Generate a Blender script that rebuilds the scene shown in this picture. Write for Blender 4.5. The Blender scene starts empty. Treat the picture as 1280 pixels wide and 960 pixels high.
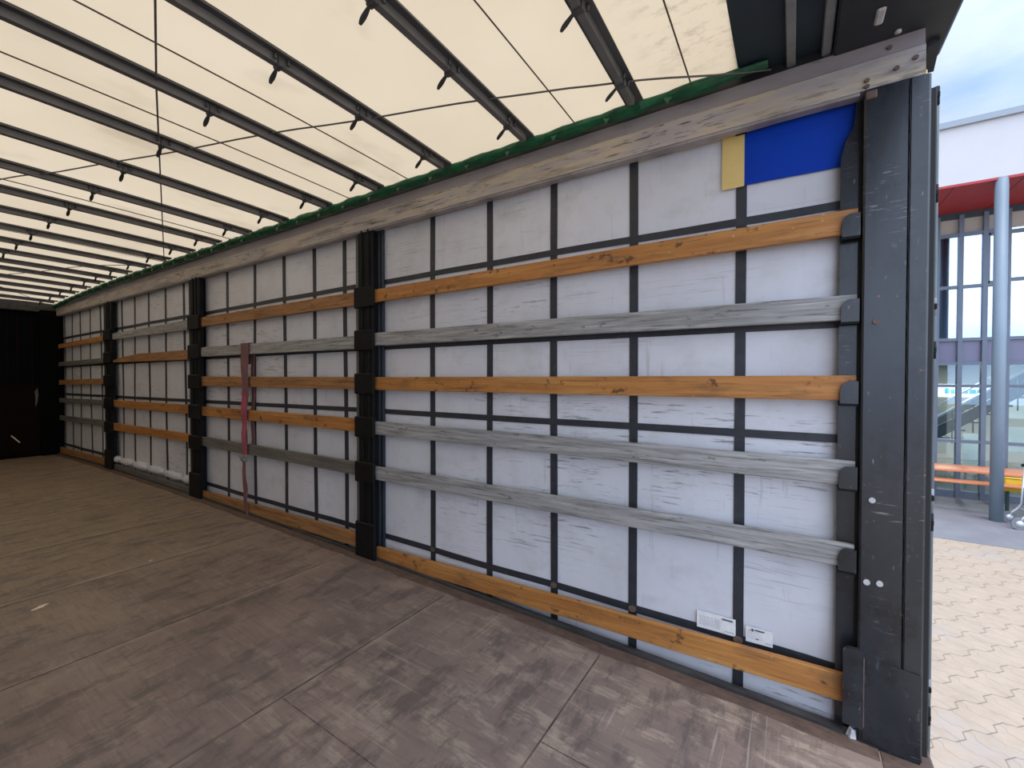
import bpy, bmesh, math, random
from mathutils import Vector, Matrix
random.seed(7)
S = bpy.context.scene
COL = S.collection
PI = math.pi
# ------------------------------------------------------------------ camera, sky, sun, exposure
cam_d = bpy.data.cameras.new('camera'); cam = bpy.data.objects.new('camera', cam_d); COL.objects.link(cam)
cam_d.sensor_width = 36.0; cam_d.lens = 36.0 * 550 / 1280; cam_d.clip_start = 0.02; cam_d.clip_end = 500
cam.location = (0, 0, 1.49)
YAW, PITCH = math.radians(57.5), math.radians(-0.88)
fw = Vector((math.sin(YAW) * math.cos(PITCH), math.cos(YAW) * math.cos(PITCH), math.sin(PITCH)))
cam.rotation_euler = fw.to_track_quat('-Z', 'Y').to_euler()
S.camera = cam
S.view_settings.view_transform = 'Standard'; S.view_settings.look = 'None'
S.view_settings.gamma = 1.0; S.view_settings.use_curve_mapping = False
S.view_settings.exposure = 0.55
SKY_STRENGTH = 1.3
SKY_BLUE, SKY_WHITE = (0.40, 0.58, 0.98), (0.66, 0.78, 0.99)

w = bpy.data.worlds.new('sky'); S.world = w; w.use_nodes = True
nt = w.node_tree; nt.nodes.clear()
tc = nt.nodes.new('ShaderNodeTexCoord'); mp = nt.nodes.new('ShaderNodeMapping')
mp.inputs['Scale'].default_value = (1.6, 1.6, 4.2); mp.inputs['Location'].default_value = (0.3, 1.7, 0.2)
nz = nt.nodes.new('ShaderNodeTexNoise'); nz.inputs['Scale'].default_value = 1.5; nz.inputs['Detail'].default_value = 7; nz.inputs['Roughness'].default_value = 0.55
rp = nt.nodes.new('ShaderNodeValToRGB')
rp.color_ramp.elements[0].position = 0.30; rp.color_ramp.elements[0].color = SKY_BLUE + (1,)
rp.color_ramp.elements[1].position = 0.50; rp.color_ramp.elements[1].color = SKY_WHITE + (1,)
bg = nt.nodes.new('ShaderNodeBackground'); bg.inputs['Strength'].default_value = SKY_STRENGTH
wo = nt.nodes.new('ShaderNodeOutputWorld')
L = nt.links.new
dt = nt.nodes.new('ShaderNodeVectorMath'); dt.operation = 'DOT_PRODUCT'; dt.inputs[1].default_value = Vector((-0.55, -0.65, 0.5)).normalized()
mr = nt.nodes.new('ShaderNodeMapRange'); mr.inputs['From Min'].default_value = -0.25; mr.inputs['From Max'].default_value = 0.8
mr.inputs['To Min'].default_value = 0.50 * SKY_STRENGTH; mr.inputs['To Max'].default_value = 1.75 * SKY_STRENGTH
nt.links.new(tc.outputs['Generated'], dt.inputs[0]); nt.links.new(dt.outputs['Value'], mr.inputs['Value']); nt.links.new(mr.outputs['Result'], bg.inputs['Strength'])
L(tc.outputs['Generated'], mp.inputs['Vector']); L(mp.outputs['Vector'], nz.inputs['Vector']); L(nz.outputs['Fac'], rp.inputs['Fac'])
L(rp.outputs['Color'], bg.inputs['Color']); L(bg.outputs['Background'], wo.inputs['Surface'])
sun_d = bpy.data.lights.new('sun', 'SUN'); sun = bpy.data.objects.new('sun', sun_d); COL.objects.link(sun)
sun_d.energy = 0.8; sun_d.angle = math.radians(25); sun_d.color = (1.0, 0.90, 0.76)
sun.rotation_euler = Vector((0.25, 0.3, -1.0)).to_track_quat('-Z', 'Y').to_euler()

# ------------------------------------------------------------------ helpers
class MB:
    def __init__(self): self.v = []; self.f = []; self.sm = []
    def add(self, vs, fs, smooth=False):
        n = len(self.v); self.v += [tuple(map(float, p)) for p in vs]
        for q in fs: self.f.append([i + n for i in q]); self.sm.append(smooth)
        return self
    def box(self, x0, x1, y0, y1, z0, z1):
        v = [(x, y, z) for x in (x0, x1) for y in (y0, y1) for z in (z0, z1)]
        return self.add(v, [(0, 1, 3, 2), (4, 6, 7, 5), (0, 4, 5, 1), (2, 3, 7, 6), (0, 2, 6, 4), (1, 5, 7, 3)])
    def bbox(self, x0, x1, y0, y1, z0, z1, b=0.004):      # chamfered box
        bm = bmesh.new(); bmesh.ops.create_cube(bm, size=1)
        for q in bm.verts: q.co = ((x0 + x1) / 2 + q.co.x * (x1 - x0), (y0 + y1) / 2 + q.co.y * (y1 - y0), (z0 + z1) / 2 + q.co.z * (z1 - z0))
        bmesh.ops.bevel(bm, geom=bm.edges[:], offset=b, segments=1, affect='EDGES')
        bm.verts.index_update(); self.add([q.co[:] for q in bm.verts], [[q.index for q in fc.verts] for fc in bm.faces]); bm.free()
        return self
    def rings(self, rs, closed=True, caps=True, smooth=False):
        n = len(rs[0]); v = [p for r in rs for p in r]; fs = []
        for i in range(len(rs) - 1):
            for j in range(n if closed else n - 1):
                k = (j + 1) % n; fs.append((i * n + j, i * n + k, (i + 1) * n + k, (i + 1) * n + j))
        if caps and closed: fs.append(tuple(range(n))[::-1]); fs.append(tuple((len(rs) - 1) * n + j for j in range(n)))
        return self.add(v, fs, smooth)
    def tube(self, pts, r, n=10, smooth=True):
        pts = [Vector(p) for p in pts]; rs = []; ref = None
        for i, p in enumerate(pts):
            t = (pts[min(i + 1, len(pts) - 1)] - pts[max(i - 1, 0)]).normalized()
            if ref is None: ref = Vector((0, 0, 1)) if abs(t.z) < 0.9 else Vector((1, 0, 0))
            a = t.cross(ref).normalized(); b = t.cross(a).normalized()
            rr = r[i] if isinstance(r, (list, tuple)) else r
            rs.append([p + (a * math.cos(2 * PI * k / n) + b * math.sin(2 * PI * k / n)) * rr for k in range(n)])
        return self.rings(rs, smooth=smooth)
    def prism(self, pts, axis, a, b):                      # polygon in the plane across axis, extruded a..b
        def mk(p, t):
            return {'x': (t, p[0], p[1]), 'y': (p[0], t, p[1]), 'z': (p[0], p[1], t)}[axis]
        return self.rings([[mk(p, a) for p in pts], [mk(p, b) for p in pts]])
    def build(self, name, m, parent=None, origin=None):
        wl = Vector((0, 0, 0)); q = parent
        while q is not None: wl += q.location; q = q.parent
        if parent is None:
            xs, ys, zs = zip(*self.v)
            wl = Vector(origin) if origin else Vector(((min(xs) + max(xs)) / 2, (min(ys) + max(ys)) / 2, min(zs)))
        me = bpy.data.meshes.new(name)
        me.from_pydata([(a - wl.x, b - wl.y, c - wl.z) for a, b, c in self.v], [], self.f)
        for pl, s in zip(me.polygons, self.sm): pl.use_smooth = s
        bm = bmesh.new(); bm.from_mesh(me); bmesh.ops.recalc_face_normals(bm, faces=bm.faces); bm.to_mesh(me); bm.free()
        me.materials.append(m)
        o = bpy.data.objects.new(name, me); COL.objects.link(o)
        if parent is None: o.location = wl
        else: o.parent = parent
        return o
def tag(o, label=None, cat=None, group=None, kind=None):
    if label: o['label'] = label
    if cat: o['category'] = cat
    if group: o['group'] = group
    if kind: o['kind'] = kind
    return o
def empty(name, loc, label, cat, group=None):
    o = bpy.data.objects.new(name, None); o.empty_display_size = 0.1; COL.objects.link(o); o.location = loc
    return tag(o, label, cat, group)
def copy_tree(o, parent=None):
    c = o.copy(); COL.objects.link(c); c.parent = parent
    for ch in list(o.children): copy_tree(ch, c)
    return c

def node_mat(name):
    m = bpy.data.materials.new(name); m.use_nodes = True; n = m.node_tree
    return m, n, n.nodes['Principled BSDF'], n.nodes['Material Output']
def pos_noise(n, scale, detail=4, rough=0.6, seed=0.0):
    g = n.nodes.new('ShaderNodeNewGeometry'); mp = n.nodes.new('ShaderNodeMapping')
    mp.inputs['Scale'].default_value = scale; mp.inputs['Location'].default_value = (seed * 3.1, seed * 1.7, seed * 2.3)
    t = n.nodes.new('ShaderNodeTexNoise'); t.inputs['Scale'].default_value = 1; t.inputs['Detail'].default_value = detail; t.inputs['Roughness'].default_value = rough
    n.links.new(g.outputs['Position'], mp.inputs['Vector']); n.links.new(mp.outputs['Vector'], t.inputs['Vector'])
    return t.outputs['Fac']
def ramp(n, fac, lo, hi):
    r = n.nodes.new('ShaderNodeMapRange'); r.inputs['From Min'].default_value = lo; r.inputs['From Max'].default_value = hi
    n.links.new(fac, r.inputs['Value']); return r.outputs['Result']
def mth(n, op, a, b=None):
    r = n.nodes.new('ShaderNodeMath'); r.operation = op
    for i, x in enumerate((a, b)):
        if x is None: continue
        if isinstance(x, (int, float)): r.inputs[i].default_value = x
        else: n.links.new(x, r.inputs[i])
    return r.outputs[0]
def mixc(n, fac, a, b):
    r = n.nodes.new('ShaderNodeMix'); r.data_type = 'RGBA'
    for s, x in ((r.inputs[0], fac), (r.inputs[6], a), (r.inputs[7], b)):
        if isinstance(x, (int, float)): s.default_value = x
        elif isinstance(x, tuple): s.default_value = x + (1,) if len(x) == 3 else x
        else: n.links.new(x, s)
    return r.outputs[2]
def mat(name, c1, c2=None, scale=(4, 4, 4), rough=0.6, metal=0.0, layers=(), bump=0.0, bscale=None, spec=None):
    """c1..c2 mottled by noise; every layer = (colour, scale, lo, hi, strength, mask_scale, mask_lo, mask_hi)"""
    m, n, b, out = node_mat(name)
    col = mixc(n, ramp(n, pos_noise(n, scale), 0.35, 0.65), c1, c2 or c1)
    for i, ly in enumerate(layers):
        c, sc, lo, hi, st = ly[:5]
        f = mth(n, 'MULTIPLY', ramp(n, pos_noise(n, sc, 5, 0.65, i + 1.3), lo, hi), st)
        if len(ly) > 5: f = mth(n, 'MULTIPLY', f, ramp(n, pos_noise(n, ly[5], 2, 0.5, i + 7.7), ly[6], ly[7]))
        col = mixc(n, f, col, c)
    n.links.new(col, b.inputs['Base Color']); b.inputs['Roughness'].default_value = rough; b.inputs['Metallic'].default_value = metal
    if spec is not None: b.inputs['Specular IOR Level'].default_value = spec
    if bump:
        bp = n.nodes.new('ShaderNodeBump'); bp.inputs['Strength'].default_value = bump; bp.inputs['Distance'].default_value = 0.01
        n.links.new(pos_noise(n, bscale or scale, 5, 0.6, 4.4), bp.inputs['Height']); n.links.new(bp.outputs['Normal'], b.inputs['Normal'])
    return m

M = {}
M['pine'] = mat('pine_wood', (0.47, 0.205, 0.050), (0.34, 0.130, 0.030), (30, 1.6, 34), 0.55, layers=[
    ((0.17, 0.075, 0.02), (60, 3, 90), 0.55, 0.68, 0.8), ((0.58, 0.31, 0.10), (20, 1.2, 40), 0.52, 0.68, 0.5),
    ((0.07, 0.03, 0.012), (16, 10, 16), 0.60, 0.66, 0.85), ((0.16, 0.075, 0.03), (6, 3.5, 12), 0.54, 0.66, 0.55), ((0.12, 0.10, 0.08), (20, 1.6, 20), 0.60, 0.72, 0.4), ((0.68, 0.55, 0.36), (30, 20, 30), 0.69, 0.72, 0.6)], bump=0.25, bscale=(40, 3, 60))
M['pine_dirty'] = mat('dirty_pine_wood', (0.40, 0.19, 0.065), (0.23, 0.11, 0.04), (30, 2.2, 34), 0.6, layers=[
    ((0.10, 0.05, 0.02), (40, 4, 50), 0.52, 0.68, 0.8), ((0.05, 0.03, 0.015), (9, 12, 18), 0.63, 0.69, 0.9),
    ((0.6, 0.45, 0.28), (30, 20, 30), 0.72, 0.77, 0.6)], bump=0.25, bscale=(40, 3, 60))
M['grey_wood'] = mat('weathered_grey_wood', (0.37, 0.365, 0.355), (0.21, 0.208, 0.203), (30, 2.0, 40), 0.65, layers=[
    ((0.085, 0.083, 0.08), (40, 4.2, 100), 0.53, 0.66, 0.8), ((0.52, 0.50, 0.47), (22, 2.6, 60), 0.54, 0.68, 0.6),
    ((0.09, 0.08, 0.07), (12, 10, 30), 0.61, 0.68, 0.7)], bump=0.3, bscale=(40, 3, 80))
M['dark_wood'] = mat('dark_weathered_wood', (0.17, 0.155, 0.13), (0.09, 0.085, 0.075), (30, 2.0, 40), 0.65, layers=[
    ((0.03, 0.03, 0.03), (40, 4, 70), 0.55, 0.7, 0.7)], bump=0.3, bscale=(40, 3, 80))
M['tarp'] = mat('grey_pvc_tarpaulin', (0.66, 0.67, 0.715), (0.58, 0.585, 0.63), (1.2, 1.2, 1.2), 0.42, layers=[
    ((0.42, 0.41, 0.40), (6, 4, 7), 0.52, 0.80, 0.5),
    ((0.13, 0.13, 0.13), (10, 5.5, 70), 0.57, 0.66, 0.8, (0.4, 0.55, 1.3), 0.52, 0.62), ((0.40, 0.39, 0.39), (1.5, 2.2, 1.5), 0.52, 0.72, 0.35), ((0.20, 0.20, 0.20), (10, 3.0, 120), 0.58, 0.68, 0.6, (0.4, 1.1, 1.6), 0.50, 0.62),
    ((0.10, 0.10, 0.10), (10, 22, 40), 0.70, 0.75, 0.7), ((0.28, 0.25, 0.22), (3, 30, 2.5), 0.62, 0.75, 0.4)], bump=0.22, bscale=(2, 1.8, 8))
M['tarp_bounce'] = mat('pale_bounce_tarpaulin', (0.80, 0.79, 0.77), (0.74, 0.73, 0.71), (1.2, 1.2, 1.2), 0.5)  # unseen left wall only, made paler to bounce light into the load space
M['webbing'] = mat('dark_webbing', (0.018, 0.021, 0.028), (0.028, 0.031, 0.038), (20, 20, 20), 0.5, layers=[((0.10, 0.10, 0.10), (20, 14, 9), 0.62, 0.75, 0.5)])
M['blue'] = mat('blue_pvc', (0.002, 0.035, 0.34), (0.002, 0.045, 0.40), (3, 3, 3), 0.6, spec=0.15)
M['yellow_tape'] = mat('yellow_tape', (0.72, 0.54, 0.20), (0.66, 0.48, 0.16), (8, 8, 8), 0.5)
M['sticker'] = mat('white_sticker', (0.78, 0.78, 0.78), (0.70, 0.70, 0.70), (30, 30, 30), 0.45)
M['print'] = mat('grey_print', (0.42, 0.44, 0.47), None, rough=0.6)
M['print_dark'] = mat('dark_print', (0.05, 0.07, 0.11), None, rough=0.6)
M['black_metal'] = mat('black_painted_steel', (0.0035, 0.0035, 0.004), (0.006, 0.006, 0.006), (6, 6, 6), 0.6, spec=0.2, layers=[
    ((0.06, 0.04, 0.03), (20, 60, 22), 0.60, 0.72, 0.65, (2, 2, 3), 0.48, 0.62), ((0.16, 0.15, 0.14), (60, 40, 200), 0.68, 0.74, 0.5)], bump=0.15, bscale=(20, 20, 20))
M['pillar'] = mat('scratched_dark_steel', (0.014, 0.016, 0.020), (0.024, 0.027, 0.032), (3, 3, 2), 0.25, layers=[
    ((0.008, 0.008, 0.010), (5, 7, 6), 0.50, 0.66, 0.8), ((0.24, 0.22, 0.21), (30, 12, 130), 0.60, 0.66, 0.7, (3, 5, 2.2), 0.50, 0.62), ((0.22, 0.21, 0.21), (30, 40, 12), 0.62, 0.67, 0.25, (3, 6, 4), 0.5, 0.6),
    ((0.20, 0.09, 0.04), (24, 24, 20), 0.67, 0.72, 0.8), ((0.30, 0.30, 0.31), (40, 60, 22), 0.67, 0.71, 0.4)], bump=0.12, bscale=(6, 6, 3))
M['flange'] = mat('greenish_grey_metal', (0.10, 0.115, 0.115), (0.06, 0.07, 0.07), (5, 5, 3), 0.5)
M['seam_blue'] = mat('dark_blue_edge_fabric', (0.022, 0.034, 0.046), (0.012, 0.018, 0.026), (14, 30, 2), 0.55)
M['bow'] = mat('dull_grey_aluminium', (0.085, 0.085, 0.088), (0.06, 0.06, 0.062), (4, 9, 9), 0.5, metal=0.2)
M['bow_rib'] = mat('pale_grey_aluminium', (0.17, 0.165, 0.165), (0.12, 0.12, 0.12), (5, 9, 9), 0.45, metal=0.2)
M['lever'] = mat('black_plastic', (0.02, 0.022, 0.022), None, rough=0.5)
M['green'] = mat('green_tarpaulin', (0.006, 0.125, 0.050), (0.004, 0.065, 0.028), (14, 14, 14), 0.42, bump=0.5, bscale=(20, 22, 20))
M['rail'] = mat('worn_painted_rail', (0.42, 0.38, 0.37), (0.34, 0.305, 0.30), (2, 1.5, 6), 0.48, layers=[
    ((0.52, 0.43, 0.29), (14, 3.2, 26), 0.44, 0.62, 0.75), ((0.045, 0.038, 0.032), (30, 7, 70), 0.56, 0.63, 0.85, (2, 1.2, 3), 0.42, 0.56), ((0.12, 0.10, 0.08), (10, 2.2, 16), 0.54, 0.66, 0.6)], bump=0.12, bscale=(30, 4, 60))
M['rail_top'] = mat('grey_lilac_rail_flange', (0.33, 0.295, 0.305), (0.26, 0.235, 0.245), (2, 2, 6), 0.5, layers=[((0.09, 0.08, 0.08), (16, 8, 26), 0.62, 0.72, 0.6)])
M['lip'] = mat('rail_lip', (0.36, 0.33, 0.32), (0.22, 0.2, 0.2), (3, 6, 10), 0.45)
M['header'] = mat('black_header_steel', (0.012, 0.014, 0.018), (0.02, 0.022, 0.026), (5, 5, 5), 0.5, layers=[((0.09, 0.09, 0.09), (18, 40, 18), 0.68, 0.75, 0.6)])
M['header_panel'] = mat('dark_blue_black_panel', (0.012, 0.024, 0.034), (0.016, 0.03, 0.04), (4, 4, 4), 0.55)
M['grey_steel'] = mat('grey_steel', (0.22, 0.23, 0.235), (0.14, 0.15, 0.155), (9, 9, 9), 0.45, layers=[((0.06, 0.05, 0.045), (30, 30, 30), 0.62, 0.72, 0.6)])
M['light_steel'] = mat('light_steel', (0.5, 0.5, 0.5), (0.38, 0.38, 0.38), (30, 30, 30), 0.4)
M['rust'] = mat('rusty_steel', (0.135, 0.085, 0.062), (0.085, 0.056, 0.045), (24, 14, 24), 0.7, layers=[((0.23, 0.17, 0.13), (20, 5, 20), 0.55, 0.7, 0.6), ((0.03, 0.02, 0.018), (20, 14, 20), 0.6, 0.72, 0.8)], bump=0.3, bscale=(30, 20, 30))
M['edge_steel'] = mat('dark_edge_steel', (0.05, 0.048, 0.047), (0.025, 0.024, 0.024), (14, 6, 14), 0.55, layers=[((0.14, 0.10, 0.08), (20, 9, 20), 0.62, 0.74, 0.6)])
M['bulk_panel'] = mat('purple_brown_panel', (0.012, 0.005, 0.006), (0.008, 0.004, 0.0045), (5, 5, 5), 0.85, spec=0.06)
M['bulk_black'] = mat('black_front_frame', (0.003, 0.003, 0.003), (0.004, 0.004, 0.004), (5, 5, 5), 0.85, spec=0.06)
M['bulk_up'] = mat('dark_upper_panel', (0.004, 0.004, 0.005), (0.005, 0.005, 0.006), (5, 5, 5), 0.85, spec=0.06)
M['pink'] = mat('faded_pink_webbing', (0.44, 0.070, 0.13), (0.30, 0.065, 0.10), (20, 20, 5), 0.7, layers=[((0.10, 0.055, 0.055), (14, 14, 6), 0.5, 0.68, 0.7)])
M['pink_old'] = mat('dirty_pink_webbing', (0.22, 0.090, 0.10), (0.15, 0.075, 0.078), (20, 20, 6), 0.75)
M['rubber'] = mat('black_rubber', (0.01, 0.01, 0.01), None, rough=0.7)
M['yellow'] = mat('yellow_paint', (0.72, 0.48, 0.02), (0.6, 0.4, 0.02), (6, 6, 6), 0.5)
M['scrap'] = mat('pale_plastic', (0.7, 0.7, 0.72), (0.4, 0.4, 0.43), (40, 40, 40), 0.3)
M['leaf'] = mat('dry_leaf', (0.72, 0.60, 0.42), None, rough=0.7)
M['door'] = mat('grey_green_door_edge', (0.10, 0.125, 0.125), (0.06, 0.075, 0.08), (9, 9, 3), 0.4, layers=[((0.22, 0.12, 0.05), (12, 12, 5), 0.66, 0.76, 0.7)])

def floor_mat():
    m, n, b, out = node_mat('antislip_plywood')
    c = mixc(n, ramp(n, pos_noise(n, (2.2, 2.2, 2.2)), 0.35, 0.65), (0.265, 0.195, 0.158), (0.17, 0.125, 0.108))
    # browner boards towards the front; scraped pale at the loading end
    g = n.nodes.new('ShaderNodeNewGeometry'); sp = n.nodes.new('ShaderNodeSeparateXYZ'); n.links.new(g.outputs['Position'], sp.inputs['Vector'])
    front = ramp(n, sp.outputs['Y'], 2.2, 5.0)
    c = mixc(n, mth(n, 'MULTIPLY', front, 0.6), c, (0.28, 0.200, 0.115))
    wear = ramp(n, sp.outputs['Y'], 2.6, 0.2)
    f = mth(n, 'MULTIPLY', ramp(n, pos_noise(n, (13, 4.0, 3), 10, 0.72, 2.0), 0.51, 0.60), mth(n, 'ADD', mth(n, 'MULTIPLY', wear, 0.6), 0.22))
    c = mixc(n, f, c, (0.40, 0.315, 0.24))
    f = mth(n, 'MULTIPLY', ramp(n, pos_noise(n, (3.5, 9, 3), 10, 0.74, 5.0), 0.50, 0.60), 0.62)
    c = mixc(n, f, c, (0.075, 0.058, 0.055))
    f = mth(n, 'MULTIPLY', ramp(n, pos_noise(n, (60, 5, 3), 6, 0.6, 15.0), 0.52, 0.64), 0.35)      # fine rubbed grain along the deck
    c = mixc(n, f, c, (0.12, 0.088, 0.078))
    jd = mth(n, 'PINGPONG', mth(n, 'ADD', sp.outputs['Y'], 5.3 - 0.836), 0.53)                      # paler worn wood along the panel joints
    f = mth(n, 'MULTIPLY', ramp(n, jd, 0.05, 0.0), ramp(n, pos_noise(n, (4, 14, 3), 5, 0.7, 17.0), 0.42, 0.62))
    c = mixc(n, mth(n, 'MULTIPLY', f, 0.6), c, (0.40, 0.315, 0.24))
    for k, (sx, sy) in enumerate(((70, 1.2), (1.4, 70))):     # straight scrapes both ways
        f = mth(n, 'MULTIPLY', ramp(n, pos_noise(n, (sx, sy, 3), 3, 0.5, 9.0 + k), 0.62, 0.68), mth(n, 'MULTIPLY', ramp(n, pos_noise(n, (2.3, 2.3, 2), 3, 0.6, 12.0 + k), 0.44, 0.56), mth(n, 'ADD', mth(n, 'MULTIPLY', wear, 0.3), 0.1)))
        c = mixc(n, f, c, (0.50, 0.42, 0.35))
    n.links.new(c, b.inputs['Base Color']); b.inputs['Roughness'].default_value = 0.55
    bp = n.nodes.new('ShaderNodeBump'); bp.inputs['Strength'].default_value = 0.25; bp.inputs['Distance'].default_value = 0.004
    n.links.new(pos_noise(n, (60, 60, 60), 3, 0.6, 3.0), bp.inputs['Height']); n.links.new(bp.outputs['Normal'], b.inputs['Normal'])
    return m
M['floor'] = floor_mat()
M['joint'] = mat('floor_joint', (0.045, 0.034, 0.028), (0.17, 0.125, 0.095), (9, 30, 9), 0.7)

def roof_mat():
    m, n, b, out = node_mat('translucent_roof_tarpaulin')
    c = mixc(n, ramp(n, pos_noise(n, (1.0, 0.8, 1)), 0.35, 0.7), (0.60, 0.455, 0.29), (0.545, 0.405, 0.25))
    f = mth(n, 'MULTIPLY', ramp(n, pos_noise(n, (1.3, 2.0, 1), 4, 0.6, 3.0), 0.57, 0.74), 0.5)
    c = mixc(n, f, c, (0.33, 0.235, 0.135))
    g = n.nodes.new('ShaderNodeNewGeometry'); sp = n.nodes.new('ShaderNodeSeparateXYZ'); n.links.new(g.outputs['Position'], sp.inputs['Vector'])
    rear = mth(n, 'MULTIPLY', ramp(n, sp.outputs['Y'], 0.62, 0.40), ramp(n, sp.outputs['X'], 2.25, 1.95))      # scuffed sooty patch by the rear
    f = mth(n, 'MULTIPLY', ramp(n, pos_noise(n, (26, 12, 9), 6, 0.7, 6.0), 0.50, 0.66), mth(n, 'MULTIPLY', rear, 0.5))
    c = mixc(n, f, c, (0.16, 0.115, 0.07))
    tr = n.nodes.new('ShaderNodeBsdfTranslucent'); df = n.nodes.new('ShaderNodeBsdfDiffuse'); mx = n.nodes.new('ShaderNodeMixShader')
    mx.inputs[0].default_value = 0.30
    n.links.new(c, tr.inputs['Color']); n.links.new(mixc(n, 0.5, c, (0.95, 0.9, 0.8)), df.inputs['Color'])
    n.links.new(tr.outputs[0], mx.inputs[1]); n.links.new(df.outputs[0], mx.inputs[2]); n.links.new(mx.outputs[0], out.inputs['Surface'])
    n.nodes.remove(b)
    return m
M['roof'] = roof_mat()
M['roof_seam'] = mat('roof_seam', (0.10, 0.075, 0.05), None, rough=0.7)
M['cable'] = mat('steel_cable', (0.11, 0.11, 0.105), None, rough=0.5, metal=0.3)

def paver_mat():
    m, n, b, out = node_mat('interlocking_pavers')
    g = n.nodes.new('ShaderNodeNewGeometry'); sp = n.nodes.new('ShaderNodeSeparateXYZ'); n.links.new(g.outputs['Position'], sp.inputs['Vector'])
    u = mth(n, 'MULTIPLY', mth(n, 'SUBTRACT', sp.outputs['X'], sp.outputs['Y']), 0.7071)
    v = mth(n, 'MULTIPLY', mth(n, 'ADD', sp.outputs['X'], sp.outputs['Y']), 0.7071)
    tri = mth(n, 'PINGPONG', u, 0.14)                                            # 0..0.14..0
    zig = mth(n, 'MULTIPLY', ramp(n, tri, 0.045, 0.095), 0.05)                   # notched zigzag
    fv = mth(n, 'PINGPONG', mth(n, 'ADD', v, zig), 0.11)
    j1 = ramp(n, fv, 0.006, 0.002)
    tw = mth(n, 'PINGPONG', mth(n, 'ADD', u, mth(n, 'MULTIPLY', ramp(n, mth(n, 'PINGPONG', v, 0.11), 0.04, 0.07), 0.035)), 0.07)
    j2 = ramp(n, tw, 0.004, 0.001)
    c = mixc(n, ramp(n, pos_noise(n, (6, 6, 6), 5, 0.7), 0.35, 0.65), (0.52, 0.40, 0.295), (0.45, 0.345, 0.25))
    c = mixc(n, mth(n, 'MULTIPLY', ramp(n, pos_noise(n, (1.6, 1.6, 1), 4, 0.6, 3.0), 0.54, 0.7), 0.45), c, (0.42, 0.38, 0.36))
    c = mixc(n, mth(n, 'MULTIPLY', ramp(n, pos_noise(n, (5, 3, 1), 3, 0.5, 8.0), 0.68, 0.74), 0.55), c, (0.16, 0.14, 0.13))
    c = mixc(n, mth(n, 'MULTIPLY', j2, 0.6), c, (0.22, 0.18, 0.14)); c = mixc(n, mth(n, 'MULTIPLY', j1, 0.85), c, (0.17, 0.14, 0.10))
    n.links.new(c, b.inputs['Base Color']); b.inputs['Roughness'].default_value = 0.75
    return m
M['paver'] = paver_mat()
M['asphalt'] = mat('grey_asphalt', (0.26, 0.25, 0.265), (0.22, 0.212, 0.225), (3, 3, 3), 0.8, layers=[((0.24, 0.23, 0.23), (60, 60, 60), 0.6, 0.75, 0.4)])
M['white_render'] = mat('white_render', (0.55, 0.53, 0.52), (0.52, 0.50, 0.49), (2, 2, 2), 0.7)
M['coping'] = mat('grey_coping', (0.27, 0.30, 0.33), None, rough=0.4)
M['red'] = mat('red_soffit', (0.40, 0.026, 0.026), (0.34, 0.022, 0.024), (2, 2, 2), 0.5)
M['dark_groove'] = mat('groove', (0.08, 0.01, 0.01), None, rough=0.6)
M['frame'] = mat('blue_grey_frame', (0.13, 0.155, 0.20), (0.115, 0.14, 0.18), (4, 4, 4), 0.4)
M['column'] = mat('pale_blue_grey_column', (0.22, 0.275, 0.32), (0.19, 0.24, 0.285), (3, 3, 1), 0.45, layers=[((0.5, 0.6, 0.6), (20, 20, 14), 0.7, 0.76, 0.6)])
M['spandrel'] = mat('violet_grey_spandrel', (0.16, 0.15, 0.22), None, rough=0.25)
M['beige'] = mat('beige_blind_box', (0.42, 0.38, 0.31), None, rough=0.6)
def glass_mat(name, refl, tint):
    m, n, b, out = node_mat(name); n.nodes.remove(b)
    gl = n.nodes.new('ShaderNodeBsdfGlossy'); gl.inputs['Roughness'].default_value = 0.01; gl.inputs['Color'].default_value = (0.74, 0.86, 0.96, 1)
    tr = n.nodes.new('ShaderNodeBsdfTransparent'); tr.inputs['Color'].default_value = tint + (1,)
    mx = n.nodes.new('ShaderNodeMixShader'); mx.inputs[0].default_value = refl
    n.links.new(tr.outputs[0], mx.inputs[1]); n.links.new(gl.outputs[0], mx.inputs[2]); n.links.new(mx.outputs[0], out.inputs['Surface'])
    return m
M['mirror_glass'] = glass_mat('solar_glass', 0.66, (0.6, 0.75, 0.8))
M['clear_glass'] = glass_mat('clear_glass', 0.10, (0.78, 0.88, 0.9))
M['int_wall'] = mat('interior_wall', (0.62, 0.60, 0.56), (0.55, 0.53, 0.5), (1, 1, 1), 0.7)
M['int_floor'] = mat('interior_floor', (0.16, 0.15, 0.14), None, rough=0.6)
M['int_dark'] = mat('dark_stair_steel', (0.03, 0.04, 0.05), None, rough=0.5)
M['int_white'] = mat('white_board', (0.85, 0.9, 0.88), None, rough=0.5)
M['teal'] = mat('teal_letters', (0.02, 0.30, 0.45), None, rough=0.5)
M['orange'] = mat('orange_table_paint', (0.74, 0.25, 0.10), (0.66, 0.21, 0.08), (3, 3, 3), 0.4)
M['green_leg'] = mat('dark_green_steel', (0.02, 0.05, 0.04), None, rough=0.5)
M['silver'] = mat('silver_tube', (0.72, 0.73, 0.75), None, rough=0.3, metal=0.4)
M['dark_cloth'] = mat('dark_cloth', (0.02, 0.022, 0.03), None, rough=0.8)
M['wheel_grey'] = mat('grey_tyre', (0.20, 0.20, 0.21), None, rough=0.6)

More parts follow.
